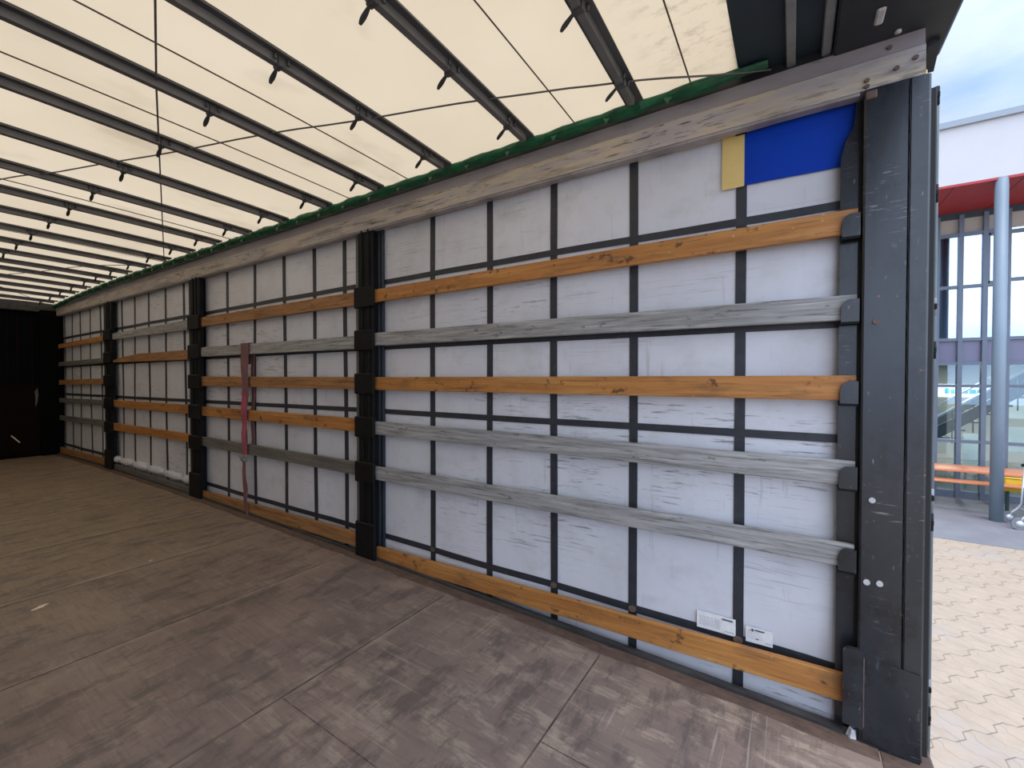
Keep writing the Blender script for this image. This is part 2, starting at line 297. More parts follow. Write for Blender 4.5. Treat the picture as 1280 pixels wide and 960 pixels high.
# ------------------------------------------------------------------ the trailer's lines (metres; x across, y along towards the front, z up)
YF = 11.1            # front wall
YR = -0.46           # rear edge
XL = -0.95           # opposite side
XT = 2.34            # curtain on the right side
XP = 2.27            # plank faces
def zf(y): return 0.012 + 0.034 * y - 0.0022 * y * y
def zb(y): return 2.632 - 0.0045 * y                                   # underside of the roof rail
def ro(y): return -0.0059 * max(0.0, y - 7) ** 2                       # the roof drops slightly to the front
def lin(a, b, n): return [a + (b - a) * i / n for i in range(n + 1)]

# ground, asphalt
MB().box(-30, 8.95, -40, 40, -1.1, -0.9).build('ground_paving', M['paver']); bpy.data.objects['ground_paving']['kind'] = 'structure'
mb = MB(); mb.rings([[(8.88, -40, -1.1), (8.88, -40, -0.892), (60, -40, -0.892), (60, -40, -1.1)], [(8.88, 40, -1.1), (8.88, 40, -0.892), (60, 40, -0.892), (60, 40, -1.1)]])
mb.build('ground_asphalt', M['asphalt'])['kind'] = 'structure'

# trailer floor (gently cambered)
ys = lin(YR, YF, 34)
floor = MB().rings([[(XL, y, zf(y) - 0.16), (XL, y, zf(y)), (2.255, y, zf(y)), (2.255, y, zf(y) - 0.16)] for y in ys]).build('floor', M['floor']); floor['kind'] = 'structure'
for y in (0.836, 1.90, 2.96, 3.98, 5.02, 6.1, 7.15, 8.2, 9.3):
    MB().box(XL, 2.17, y - 0.0035, y + 0.0035, zf(y) - 0.004, zf(y) + 0.0015).build('panel_joint', M['joint'], floor)
for x, y0, y1 in ((1.08, 0.85, 1.89), (1.52, 0.1, 0.83)):
    MB().rings([[(x - 0.002, y, zf(y) - 0.003), (x - 0.002, y, zf(y) + 0.001), (x + 0.002, y, zf(y) + 0.001), (x + 0.002, y, zf(y) - 0.003)] for y in lin(y0, y1, 6)]).build('panel_joint', M['joint'], floor)
# steel floor edge and the rusty strip inside it
MB().rings([[(2.255, y, zf(y) - 0.16), (2.255, y, zf(y) + 0.022), (2.268, y, zf(y) + 0.026), (2.30, y, zf(y) + 0.020), (2.30, y, zf(y) - 0.16)] for y in lin(-0.19, YF, 30)]).build('trim_1', M['edge_steel'])['kind'] = 'structure'
rnd = random.Random(3); rs = []
for y in lin(-0.30, YF, 90):
    wv = 0.004 * math.sin(y * 5.1) + 0.004 * math.sin(y * 13.3) + rnd.uniform(-0.004, 0.004)
    rs.append([(2.185 + wv, y, zf(y) - 0.004), (2.187 + wv, y, zf(y) + 0.004), (2.255, y, zf(y) + 0.007), (2.255, y, zf(y) - 0.004)])
MB().rings(rs).build('trim_2', M['rust'])['kind'] = 'structure'
sill = MB().bbox(XL, 2.405, -0.47, -0.30, -0.14, 0.004, 0.008).build('trim_3', M['rust']); sill['kind'] = 'structure'

# opposite side wall (behind the camera's left), seals the load space; extra pale to bounce light
MB().box(XL - 0.04, XL, -0.2, YF, -0.15, 2.95).build('wall_left', M['tarp_bounce'])['kind'] = 'structure'

# ------------------------------------------------------------------ roof
XR0, XR1 = XL, 2.34
def zr(x, y): return 2.858 + ro(y) + 0.03 * max(0.0, 1 - ((x - 0.7) / 1.6) ** 2)
bow_y = [0.667, 1.277, 1.88, 2.50, 3.09, 3.69, 4.285, 4.855, 5.43, 6.03, 6.61, 7.20, 7.76, 8.24, 8.82, 9.38, 9.93, 10.52]
xs = lin(XR0, XR1, 26); ysr = lin(0.205, YF, 120); vs = []; fs = []
for y in ysr:
    k = min(abs(y - b) for b in bow_y)
    for x in xs:
        vs.append((x, y, zr(x, y) + 0.010 * min(1, k / 0.3) - 0.012 * math.sin(x * 3.1 + y * 2.2) * min(1, k / 0.15) * 0.4))
nx = len(xs)
for i in range(len(ysr) - 1):
    for j in range(nx - 1): fs.append((i * nx + j, i * nx + j + 1, (i + 1) * nx + j + 1, (i + 1) * nx + j))
ceiling = MB().add(vs, fs, True).build('ceiling', M['roof']); ceiling['kind'] = 'structure'
for y in (0.41, 1.0, 2.25, 2.87, 4.70, 6.3):
    MB().tube([(x, y, zr(x, y) - 0.004) for x in lin(XL, 2.28, 14)], 0.0035, 6).build('roof_seam', M['roof_seam'], ceiling)

# bows with their clamps and hanging levers
def zbow(x): return 2.803 + 0.03 * max(0.0, 1 - ((x - 0.7) / 1.6) ** 2)
bow = empty('roof_bow', (0, 0, 0), 'grey roof bow nearest the open rear, the widest one in view', 'roof bow', 'roof bows under the cream tarpaulin')
MB().rings([[(x, -0.044, zbow(x) + 0.034), (x, -0.040, zbow(x) + 0.048), (x, 0.040, zbow(x) + 0.048), (x, 0.044, zbow(x) + 0.034)] for x in lin(XL + 0.02, 2.17, 16)]).build('beam', M['bow'], bow)
MB().rings([[(x, -0.012, zbow(x)), (x, -0.014, zbow(x) + 0.034), (x, 0.020, zbow(x) + 0.034), (x, 0.018, zbow(x))] for x in lin(XL + 0.02, 2.13, 16)]).build('rib', M['bow_rib'], bow)
for hx in (1.08, 1.50, 1.97):
    z = zbow(hx)
    c = MB().bbox(hx - 0.014, hx + 0.014, -0.020, 0.026, z - 0.008, z + 0.036, 0.003)
    c.tube([(hx - 0.03, -0.024, z + 0.034), (hx - 0.03, -0.024, z + 0.008)], 0.006, 8).tube([(hx + 0.028, -0.024, z + 0.034), (hx + 0.028, -0.024, z + 0.008)], 0.006, 8)
    clamp = c.build('clamp', M['bow'], bow)
    pts = [(hx, 0.022 + 0.048 * math.sin(t * 1.3), z - 0.002 - 0.058 * t + 0.016 * t * t) for t in lin(0, 1.1, 7)]
    rr = []
    for i, p in enumerate(pts):
        wd = 0.005 + 0.005 * math.sin(PI * min(1, i / 6.5))
        rr.append([(p[0] - wd, p[1] - 0.004, p[2]), (p[0] - wd, p[1] + 0.005, p[2]), (p[0] + wd, p[1] + 0.005, p[2]), (p[0] + wd, p[1] - 0.004, p[2])])
    MB().rings(rr).build('lever', M['lever'], clamp)
ORD = ['', 'second', 'third', 'fourth', 'fifth', 'sixth', 'seventh', 'eighth', 'ninth', 'tenth', 'eleventh', 'twelfth', 'thirteenth', 'fourteenth', 'fifteenth', 'sixteenth', 'seventeenth']
for i, y in enumerate(bow_y):
    o = bow if i == 0 else copy_tree(bow if i < 4 else tail_bow)
    if i == 3:                                    # from here on the bows carry no middle clamp
        for ch in list(o.children):
            if ch.name.startswith('clamp.') and abs(sum(v.co.x for v in ch.data.vertices) / len(ch.data.vertices) - 1.50) < 0.05:
                for g in list(ch.children): bpy.data.objects.remove(g)
                bpy.data.objects.remove(ch)
        tail_bow = o
    o.location = (0, y, ro(y))
    if i and i < len(bow_y) - 1: o['label'] = 'grey roof bow with hanging black levers, %s from the open rear' % ORD[i]
    if i == len(bow_y) - 1: o['label'] = 'grey roof bow farthest from the rear, next to the dark front wall'
# diagonal steel cables across the bows
def cable(pts, label):
    P = [Vector((a, b, zr(a, b) - 0.035)) for a, b in pts]
    q = []
    for a, b in zip(P, P[1:]):
        for k in range(8): q.append(a.lerp(b, k / 8))
    q.append(P[-1]); q = [(v.x, v.y, zr(v.x, v.y) - 0.030 - 0.004 * math.sin(i)) for i, v in enumerate(q)]
    tag(MB().tube(q, 0.0042, 6).build('roof_cable', M['cable']), label, 'cable', 'diagonal cables under the roof')
cable([(2.24, 0.09), (1.89, 0.89), (1.42, 2.31), (0.93, 3.94), (0.68, 4.63), (-0.3, 7.4)], 'thin steel cable running diagonally from the rear corner of the roof')
cable([(2.17, 6.2), (1.75, 5.02), (0.87, 2.55), (0.67, 1.965), (-0.2, -0.3)], 'thin steel cable crossing the middle roof bows, almost upright in the view')
cable([(2.2, 6.5), (1.82, 7.05), (1.43, 8.4), (0.6, 10.9)], 'thin steel cable under the far half of the roof, rising to the right')
cable([(2.2, 11.0), (1.41, 9.7), (0.5, 7.9)], 'thin steel cable under the far end of the roof, falling to the right')

# ------------------------------------------------------------------ front wall
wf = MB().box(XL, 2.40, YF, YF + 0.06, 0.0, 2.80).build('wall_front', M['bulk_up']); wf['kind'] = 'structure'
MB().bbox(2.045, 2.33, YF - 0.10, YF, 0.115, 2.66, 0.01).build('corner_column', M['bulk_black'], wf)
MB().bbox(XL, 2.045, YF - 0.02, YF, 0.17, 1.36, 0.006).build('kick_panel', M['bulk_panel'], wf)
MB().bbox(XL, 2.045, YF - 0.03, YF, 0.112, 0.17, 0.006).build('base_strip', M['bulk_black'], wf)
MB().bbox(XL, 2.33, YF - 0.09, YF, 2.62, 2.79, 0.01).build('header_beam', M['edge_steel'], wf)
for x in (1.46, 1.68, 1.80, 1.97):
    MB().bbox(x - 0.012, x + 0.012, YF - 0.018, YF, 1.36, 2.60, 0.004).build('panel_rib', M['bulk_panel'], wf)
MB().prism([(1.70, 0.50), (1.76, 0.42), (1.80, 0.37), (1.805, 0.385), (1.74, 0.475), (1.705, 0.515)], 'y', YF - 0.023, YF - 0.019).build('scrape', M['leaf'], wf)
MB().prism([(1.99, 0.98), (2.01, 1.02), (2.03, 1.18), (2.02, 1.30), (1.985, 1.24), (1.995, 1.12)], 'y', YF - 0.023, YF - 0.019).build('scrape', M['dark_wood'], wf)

# ------------------------------------------------------------------ right side curtain
def xt(y, z):
    r = 0.0
    if y < 0.3: r += 0.010 * math.exp(-((y - 0.0) / 0.22) ** 2) * math.sin(z * 9.0 + y * 5)
    return XT + 0.006 * math.sin(y * 2.3 + z * 0.8) + 0.004 * math.sin(y * 6.1 + z * 2.1) + r
def skin(mb, y0, y1, z0, z1, ny, nz, off=0.0, th=0.003, smooth=False):
    Y = lin(y0, y1, ny); Z = [lin(z0(y) if callable(z0) else z0, z1(y) if callable(z1) else z1, nz) for y in Y]
    n = nz + 1; v = []; f = []
    for d in (-off, -off + th):
        for i, y in enumerate(Y):
            for z in Z[i]: v.append((xt(y, z) + d, y, z))
    N = (ny + 1) * n
    for s in (0, N):
        for i in range(ny):
            for j in range(nz): f.append((s + i * n + j, s + i * n + j + 1, s + (i + 1) * n + j + 1, s + (i + 1) * n + j))
    for i in range(ny):
        for j in (0, nz): f.append((i * n + j, (i + 1) * n + j, N + (i + 1) * n + j, N + i * n + j))
    for j in range(nz):
        for i in (0, ny): f.append((i * n + j, i * n + j + 1, N + i * n + j + 1, N + i * n + j))
    return mb.add(v, f, smooth)
curtain = empty('side_curtain', (XT, 5.3, 0), 'long grey tarpaulin side curtain with a dark webbing grid behind the wooden planks', 'curtain')
skin(MB(), -0.215, YF, lambda y: zf(y) - 0.12, lambda y: zb(y) + 0.05, 140, 40, smooth=True).build('tarpaulin', M['tarp'], curtain)
tapes = [0.209, 0.718, 1.192, 1.657, 2.156, 3.129, 3.545, 3.999, 4.536, 5.089, 5.626, 6.119, 6.647, 7.163, 7.688, 8.152, 9.031, 9.52, 10.039, 10.506, 10.95]
for t in tapes:
    skin(MB(), t - 0.0225, t + 0.0225, lambda y: zf(y) - 0.10, lambda y: zb(y) + 0.04, 2, 26, 0.0045, 0.004).build('webbing_strap', M['webbing'], curtain)
for z0, z1 in ((2.206, 2.242), (1.702, 1.732), (1.208, 1.245), (0.222, 0.262)):
    if z0 < 1:
        g0 = lambda y: 0.215 + 0.012 * y - 0.0006 * y * y; g1 = lambda y: g0(y) + 0.040
    else:
        s0, s1 = z0, z1; g0 = lambda y, s=s0: s - 0.0045 * max(0, y - 3); g1 = lambda y, s=s1: s - 0.0045 * max(0, y - 3)
    skin(MB(), -0.17, YF, g0, g1, 110, 1, 0.006, 0.004).build('webbing_strap', M['webbing'], curtain)
for t in tapes[:5]:
    zc = 0.215 + 0.012 * t + 0.02
    MB().prism([(t + 0.020 * math.cos(a), zc + 0.017 * math.sin(a)) for a in lin(0, 2 * PI, 18)[:-1]], 'x', XT - 0.012, XT - 0.004).build('eyelet', M['rust'], curtain)
# dark edge fabric behind the posts
for a, b in ((2.648, 2.80), (5.74, 5.97), (8.60, 8.86)):
    r = []
    for y in lin(a, b, 14):
        x = XT - 0.016 - 0.006 * math.sin((y - a) / (b - a) * 6 * PI)
        r.append([(x, y, zf(y) - 0.05), (x, y, zb(y) + 0.03), (x + 0.012, y, zb(y) + 0.03), (x + 0.012, y, zf(y) - 0.05)])
    MB().rings(r).build('edge_fabric', M['seam_blue'], curtain)
# blue repair patch, yellow tape, stickers
skin(MB(), -0.225, 0.202, lambda y: 2.388 - 0.010 * (0.2 - y), lambda y: 2.652, 10, 6, 0.011, 0.004).build('repair_patch', M['blue'], curtain)['label'] = 'blue tarpaulin repair patch'
skin(MB(), 0.197, 0.292, lambda y: 2.384, lambda y: 2.652, 3, 5, 0.0135, 0.003).build('tape', M['yellow_tape'], curtain)['label'] = 'yellow adhesive tape'
skin(MB(), 0.19, 0.236, lambda y: 2.625, lambda y: 2.654, 2, 2, 0.0165, 0.003).build('tape', M['rubber'], curtain)['label'] = 'scrap of black tape'
def sticker(y0, y1, z0, z1, head, rows):
    s = skin(MB(), y0, y1, z0, z1, 4, 3, 0.013, 0.002).build('sticker', M['sticker'], curtain); s['label'] = 'white printed sticker'
    W = y1 - y0; H = z1 - z0; rn = random.Random(int(W * 1000))
    m1 = MB()
    def ink(mb, a, b, c, d):                   # a..b across from the left edge as seen (left = larger y), c..d up from the bottom, all 0..1
        skin(mb, y1 - b * W, y1 - a * W, z0 + c * H, z0 + d * H, 1, 1, 0.0142, 0.0011)
    n = 14
    for i in range(n):                          # letter-like strokes of the header word
        a = head[0] + (head[1] - head[0]) * i / n
        ink(m1, a, a + (head[1] - head[0]) / n * 0.72, 0.82, 0.90 - 0.012 * (i % 3))
    ink(m1, head[0], head[1], 0.80, 0.83)
    m1.build('print', M['print_dark'], s)
    m2 = MB()
    for k in range(rows):
        a = 0.07; zc = 0.72 - 0.58 * k / rows
        while a < 0.6:
            l = rn.uniform(0.03, 0.10); ink(m2, a, min(a + l, 0.62), zc, zc + 0.028); a += l + 0.02
    m2.build('print', M['print'], s); m2 = MB(); a = 0.74
    while a < 0.94: ink(m2, a, a + 0.04, 0.14, 0.20); a += 0.055
    m2.build('print', M['print'], s)
    return s
sticker(0.219, 0.392, 0.247, 0.330, (0.66, 0.93), 7)
st = sticker(0.066, 0.176, 0.243, 0.318, (0.34, 0.70), 4)
zc = 0.307;  m = MB(); yc = 0.147
m.rings([[(XT - 0.0185, yc + 0.0045 * math.cos(a), zc + 0.0045 * math.sin(a)) for a in lin(0, 2 * PI, 12)[:-1]], [(XT - 0.010, yc + 0.0045 * math.cos(a), zc + 0.0045 * math.sin(a)) for a in lin(0, 2 * PI, 12)[:-1]]])
m.build('logo', M['print_dark'], st); skin(MB(), 0.122, 0.134, 0.262, 0.268, 1, 1, 0.0142, 0.0011).build('print', M['print_dark'], st)
# rolled-up hem showing as pale puffs at the foot of the second and third bays
def puffs(y0, y1, z, r):
    cut = [y0] + [t for t in tapes if y0 < t < y1] + [y1]
    for a, b in zip(cut, cut[1:]):
        if b - a < 0.08: continue
        p = []; rr = []
        for i, y in enumerate(lin(a + 0.004, b - 0.004, 8)):
            e = min(i, 8 - i) / 4; p.append((XT - 0.028, y, z + zf(y) - 0.1)); rr.append(r * (0.55 + 0.45 * min(1, e * 1.6)))
        MB().tube(p, rr, 10).build('hem_roll', M['tarp'], curtain)
puffs(5.82, 8.5, 0.250, 0.052); puffs(2.95, 4.3, 0.075, 0.032)

# ------------------------------------------------------------------ posts
def post(y0, y1, label):                        # black part y0..y1
    p = empty('curtain_post', (2.30, (y0 + y1) / 2, zf(y0) - 0.02), label, 'post', 'sliding posts of the side curtain')
    zt = zb(y1) + 0.02; b = zf(y0) - 0.02
    c = MB().bbox(2.262, 2.306, y0 + 0.03, y1 - 0.02, b, zt, 0.006)
    c.bbox(2.252, 2.266, (y0 + y1) / 2 - 0.045, (y0 + y1) / 2 - 0.025, b, zt, 0.003).bbox(2.252, 2.266, (y0 + y1) / 2 + 0.030, (y0 + y1) / 2 + 0.050, b, zt, 0.003)
    c.build('column', M['black_metal'], p)
    MB().bbox(2.300, 2.312, y1 - 0.02, y1 + 0.055, b + 0.03, zt, 0.004).build('flange', M['flange'], p)
    for z in (2.05, 1.72, 1.385, 1.05, 0.70):
        MB().bbox(2.238, 2.262, y0 + 0.004, y1 + 0.005, z - 0.025, z + 0.135, 0.008).build('plank_pocket', M['black_metal'], p)
    MB().bbox(2.236, 2.262, y0 - 0.005, y1, b, b + 0.30, 0.01).build('foot', M['black_metal'], p)
    return p
post(2.665, 2.89, 'black sliding post nearest the open rear, full height behind the plank ends')
post(5.52, 5.80, 'black sliding post just beyond the pink strap, the middle one of three')
post(8.28, 8.59, 'black sliding post nearest the dark front wall')

# ------------------------------------------------------------------ planks
def plank(y0, y1, za0, za1, zb0, zb1, m, label, broken=False):
    """y0 = near end (rear side), zb* its bottom/top there; y1 = far end, za* its bottom/top"""
    n = 16; rs = []; rn = random.Random(int(y0 * 100 + za0 * 1000))
    for i in range(n + 1):
        t = i / n; y = y0 + (y1 - y0) * t
        lo = zb0 + (za0 - zb0) * t; hi = zb1 + (za1 - zb1) * t
        if broken:
            hi = lo + (hi - lo) * (1.0 if t < 0.62 else max(0.18, 1 - ((t - 0.62) / 0.38) ** 1.2 * 0.8)) + (rn.uniform(-0.006, 0.006) if t > 0.5 else 0)
        wv = 0.0022 * math.sin(i * 1.3 + y0 * 5 + za0 * 9); c = 0.003
        xa, xb = XP + wv, XP + 0.028 + wv
        rs.append([(xa, y, lo + c), (xa, y, hi - c), (xa + c, y, hi), (xb - c, y, hi), (xb, y, hi - c), (xb, y, lo + c), (xb - c, y, lo), (xa + c, y, lo)])
    return tag(MB().rings(rs).build('wooden_plank', M[m]), label, 'plank', 'side planks slotted into the posts')
B1 = 'in the bay by the open rear'; B2 = 'in the bay with the pink strap'; B3 = 'in the bay beyond the pink strap'; B4 = 'in the far bay by the front wall'
plank(-0.22, 2.70, 2.062, 2.158, 2.078, 2.178, 'pine', 'orange-brown pine plank, topmost %s' % B1)
plank(-0.22, 2.70, 1.731, 1.828, 1.726, 1.828, 'grey_wood', 'weathered grey plank, the upper grey one %s' % B1)
plank(-0.22, 2.70, 1.393, 1.491, 1.394, 1.497, 'pine', 'orange-brown pine plank at eye level, middle one %s' % B1)
plank(-0.22, 2.70, 1.053, 1.151, 1.042, 1.144, 'grey_wood', 'weathered grey plank just below the eye-level pine plank %s' % B1)
plank(-0.22, 2.70, 0.705, 0.806, 0.703, 0.800, 'grey_wood', 'weathered grey plank, lowest grey one %s' % B1)
plank(-0.20, 2.68, 0.086, 0.190, 0.135, 0.250, 'pine', 'orange pine plank just above the floor edge %s' % B1)
plank(2.87, 5.66, 2.051, 2.154, 2.058, 2.164, 'pine_dirty', 'brown pine plank, topmost %s' % B2)
plank(2.87, 5.66, 1.720, 1.822, 1.715, 1.816, 'grey_wood', 'grey plank that the pink strap hangs over')
plank(2.87, 5.66, 1.393, 1.498, 1.394, 1.492, 'pine_dirty', 'stained brown pine plank at eye level %s' % B2)
plank(2.87, 5.66, 1.062, 1.166, 1.058, 1.163, 'pine', 'pale orange spotted pine plank below eye level %s' % B2)
plank(2.87, 5.66, 0.727, 0.827, 0.713, 0.815, 'dark_wood', 'dark grey plank, second from the floor %s' % B2)
plank(2.90, 5.62, 0.119, 0.223, 0.143, 0.255, 'pine_dirty', 'dirty brown pine plank at the floor edge %s' % B2)
plank(5.82, 8.46, 2.035, 2.122, 2.038, 2.148, 'grey_wood', 'grey-green plank, topmost %s' % B3)
plank(5.82, 8.46, 1.705, 1.80, 1.693, 1.805, 'pine_dirty', 'brown plank broken to a taper at its far end', True)
plank(5.82, 8.48, 1.061, 1.159, 1.069, 1.171, 'pine', 'orange pine plank, upper of the two orange ones %s' % B3)
plank(5.82, 8.48, 0.720, 0.825, 0.739, 0.835, 'pine', 'orange pine plank, lower of the two orange ones %s' % B3)
plank(5.84, 8.40, 0.138, 0.232, 0.124, 0.222, 'dark_wood', 'dark grey plank at the floor edge under the rolled hem')
plank(8.62, 11.0, 2.000, 2.075, 2.034, 2.114, 'pine', 'orange pine plank, topmost %s' % B4)
plank(8.62, 11.0, 1.683, 1.757, 1.700, 1.780, 'dark_wood', 'dark brownish plank, second from the top %s' % B4)
plank(8.62, 11.0, 1.357, 1.441, 1.389, 1.473, 'pine_dirty', 'brown pine plank at eye level %s' % B4)
plank(8.62, 11.0, 1.040, 1.119, 1.076, 1.150, 'dark_wood', 'dark grey plank just below eye level %s' % B4)
plank(8.62, 11.0, 0.731, 0.812, 0.750, 0.842, 'dark_wood', 'very dark plank, second from the floor %s' % B4)
plank(8.62, 11.0, 0.145, 0.248, 0.172, 0.268, 'pine_dirty', 'brown plank at the floor edge %s' % B4)

# ------------------------------------------------------------------ roof rail and the green bundle on it
rail = empty('roof_rail', (2.30, 5.3, 2.60), 'long worn grey roof rail scraped to tan and black above the curtain', 'rail')
ysl = lin(-0.415, YF - 0.01, 24)
MB().rings([[(2.250, y, zb(y)), (2.250, y, zb(y) + 0.112), (2.262, y, zb(y) + 0.122), (2.38, y, zb(y) + 0.122), (2.38, y, zb(y))] for y in ysl]).build('lower_face', M['rail'], rail)
MB().rings([[(2.262, y, zb(y) + 0.122), (2.266, y, zb(y) + 0.190), (2.38, y, zb(y) + 0.190), (2.38, y, zb(y) + 0.122)] for y in ysl]).build('upper_flange', M['rail_top'], rail)
MB().rings([[(2.256, y, zb(y) - 0.012), (2.256, y, zb(y)), (2.30, y, zb(y)), (2.30, y, zb(y) - 0.012)] for y in lin(-0.22, YF - 0.01, 24)]).build('bottom_lip', M['lip'], rail)
for y, z in ((-0.24, 0.035), (-0.24, 0.012), (-0.33, 0.05), (-0.31, 0.145), (-0.385, 0.07)):
    MB().prism([(y + 0.009 * math.cos(a), zb(y) + z + 0.008 * math.sin(a)) for a in lin(0, 2 * PI, 12)[:-1]], 'x', 2.242 if z < 0.1 else 2.256, 2.268).build('rivet', M['rust'], rail)
rn = random.Random(11); rs = []; N = 12
for i, y in enumerate(lin(0.10, YF - 0.15, 260)):
    puf = 0.72 + 0.34 * abs(math.sin(y * PI / 0.305 + 0.6)) + rn.uniform(-0.10, 0.10)
    if y < 0.3: puf *= 0.5 + (y - 0.1) / 0.4
    cz = 2.846 + ro(y) - 0.0025 * y
    rs.append([(2.214 + 0.040 * math.cos(2 * PI * k / N) * (puf + rn.uniform(-0.06, 0.06)), y, min(cz + 0.032 * math.sin(2 * PI * k / N) * (puf + rn.uniform(-0.1, 0.1)), 2.853 + ro(y))) for k in range(N)])
gb = MB().rings(rs); y = 0.32
while y < YF - 0.4:
    for k in range(3):                      # fan of folds, then a small hanging corner
        a = y + 0.05 * k; cz = 2.852 + ro(a) - 0.0025 * a; h = rn.uniform(0.002, 0.006); d = rn.uniform(0.008, 0.018)
        gb.add([(2.196 - d, a - 0.05, cz - 0.006), (2.200, a + 0.085, cz + h), (2.205, a + 0.105, cz - 0.028), (2.225, a + 0.06, cz)], [(0, 1, 2), (0, 1, 3), (1, 2, 3), (0, 2, 3)])
    a = y + 0.19; cz = 2.852 + ro(a) - 0.0025 * a
    gb.add([(2.192, a - 0.03, cz - 0.014), (2.192, a + 0.03, cz - 0.012), (2.186, a + 0.004, cz - 0.055), (2.215, a, cz - 0.01)], [(0, 1, 2), (0, 1, 3), (1, 2, 3), (0, 2, 3)])
    y += 0.305
tag(gb.build('folded_tarpaulin', M['green']), 'bunched green tarpaulin tucked along the top of the roof rail', 'tarpaulin')
MB().rings([[(2.275, y, zb(y) + 0.185), (2.275, y, 2.868 + ro(y)), (2.345, y, 2.868 + ro(y)), (2.345, y, zb(y) + 0.185)] for y in lin(-0.10, YF, 24)]).build('trim_4', M['header'])['kind'] = 'structure'

# ------------------------------------------------------------------ rear: header, bars, corner post, door
hd = empty('rear_header', (0.8, -0.2, 2.80), 'black steel rear header with grey bars above the roof rail end', 'header beam')
MB().bbox(XL, 2.50, -0.50, -0.13, 2.815, 2.99, 0.008).build('beam', M['header'], hd)
MB().prism([(2.36, 2.83), (2.36, 2.79), (2.45, 2.735), (2.47, 2.75), (2.47, 2.83)], 'y', -0.475, -0.44).build('end_cap', M['header'], hd)
MB().box(XL, 2.34, -0.13, 0.215, 2.862, 2.885).build('roof_panel', M['header_panel'], hd)
for y in (0.016, -0.108):
    MB().bbox(XL, 2.30, y - 0.017, y + 0.017, 2.835, 2.865, 0.004).build('bar', M['grey_steel'], hd)
for x, y in ((2.10, -0.26), (1.55, -0.26)):
    MB().bbox(x - 0.045, x + 0.045, y - 0.014, y + 0.014, 2.806, 2.817, 0.006).build('lock_plate', M['light_steel'], hd)
for x, y in ((1.93, -0.17), (2.23, -0.33), (1.99, -0.37)):
    MB().tube([(x, y, 2.807), (x, y, 2.817)], 0.011, 10).build('bolt', M['light_steel'], hd)

cp = empty('corner_post', (2.31, -0.33, 0.0), 'scratched black steel corner post beside the open rear doorway', 'post')
prof = [(2.250, -0.233), (2.246, -0.240), (2.246, -0.366), (2.252, -0.370), (2.248, -0.376), (2.250, -0.425), (2.256, -0.432), (2.395, -0.432), (2.395, -0.233)]
MB().prism(prof, 'z', 0.0, 2.632).build('column', M['pillar'], cp)
# weld seam
rn = random.Random(5)
MB().tube([(2.2475, -0.3705 + rn.uniform(-0.0018, 0.0018), z) for z in lin(0.03, 2.60, 90)], [rn.uniform(0.0015, 0.0045) for _ in range(91)], 6).build('weld_seam', M['black_metal'], cp)
# side strip next to the curtain, its slanted top shaped like the dark shadow there
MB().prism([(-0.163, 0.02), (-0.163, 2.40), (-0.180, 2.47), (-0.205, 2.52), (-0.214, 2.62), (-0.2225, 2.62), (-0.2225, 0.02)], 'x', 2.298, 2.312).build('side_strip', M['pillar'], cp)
MB().box(2.300, 2.318, -0.234, -0.2225, 0.0, 2.62).build('recess_shadow', M['rubber'], cp)  # black strip standing in for the deep shadow line beside the post
for z in (2.066, 1.720, 1.386, 1.036, 0.696):         # plank pockets with a rounded upper corner
    h = 0.088; pts = [(-0.226, z - 0.004), (-0.226, z + h)]
    for a in lin(0, PI / 2, 8): pts.append((-0.196 + 0.030 * math.sin(a), z + h - 0.045 + 0.045 * math.cos(a)))
    pts += [(-0.166, z - 0.004)]
    MB().prism(pts, 'x', 2.250, 2.267).build('plank_pocket', M['pillar'], cp)
    MB().bbox(2.252, 2.300, -0.226, -0.164, z - 0.014, z - 0.004, 0.002).build('pocket_floor', M['black_metal'], cp)
pts = [(-0.250, 0.075), (-0.250, 0.392)]
for a in lin(0, PI / 2, 8): pts.append((-0.208 + 0.024 * math.sin(a), 0.366 + 0.026 * math.cos(a)))
pts += [(-0.184, 0.080)]
MB().prism(pts, 'x', 2.224, 2.246).build('foot_plate', M['pillar'], cp)
MB().prism([(-0.250, 0.03), (-0.250, 0.372), (-0.425, 0.345), (-0.425, 0.0)], 'x', 2.240, 2.247).build('kick_plate', M['pillar'], cp)
MB().tube([(2.2335, -0.2505, z) for z in lin(0.08, 0.36, 20)], 0.003, 6).build('weld_seam', M['rust'], cp)
MB().bbox(2.238, 2.252, -0.272, -0.236, 2.590, 2.622, 0.003).build('bracket', M['rust'], cp)
for y, z, mm in ((-0.277, 1.710, 'rust'), (-0.258, 0.668, 'light_steel'), (-0.298, 0.672, 'light_steel'), (-0.272, 1.0, 'light_steel')):
    r = 0.011
    MB().prism([(y + r * math.cos(a), z + r * math.sin(a)) for a in lin(0, 2 * PI, 14)[:-1]], 'x', 2.238, 2.248).build('bolt', M[mm], cp)
MB().bbox(2.30, 2.40, -0.458, -0.432, -0.10, 2.60, 0.004).build('door_gasket', M['rubber'], cp)
MB().bbox(2.385, 2.40, -0.445, -0.428, 2.64, 2.72, 0.003).build('tag', M['yellow_tape'], cp)['label'] = 'small yellow tag'

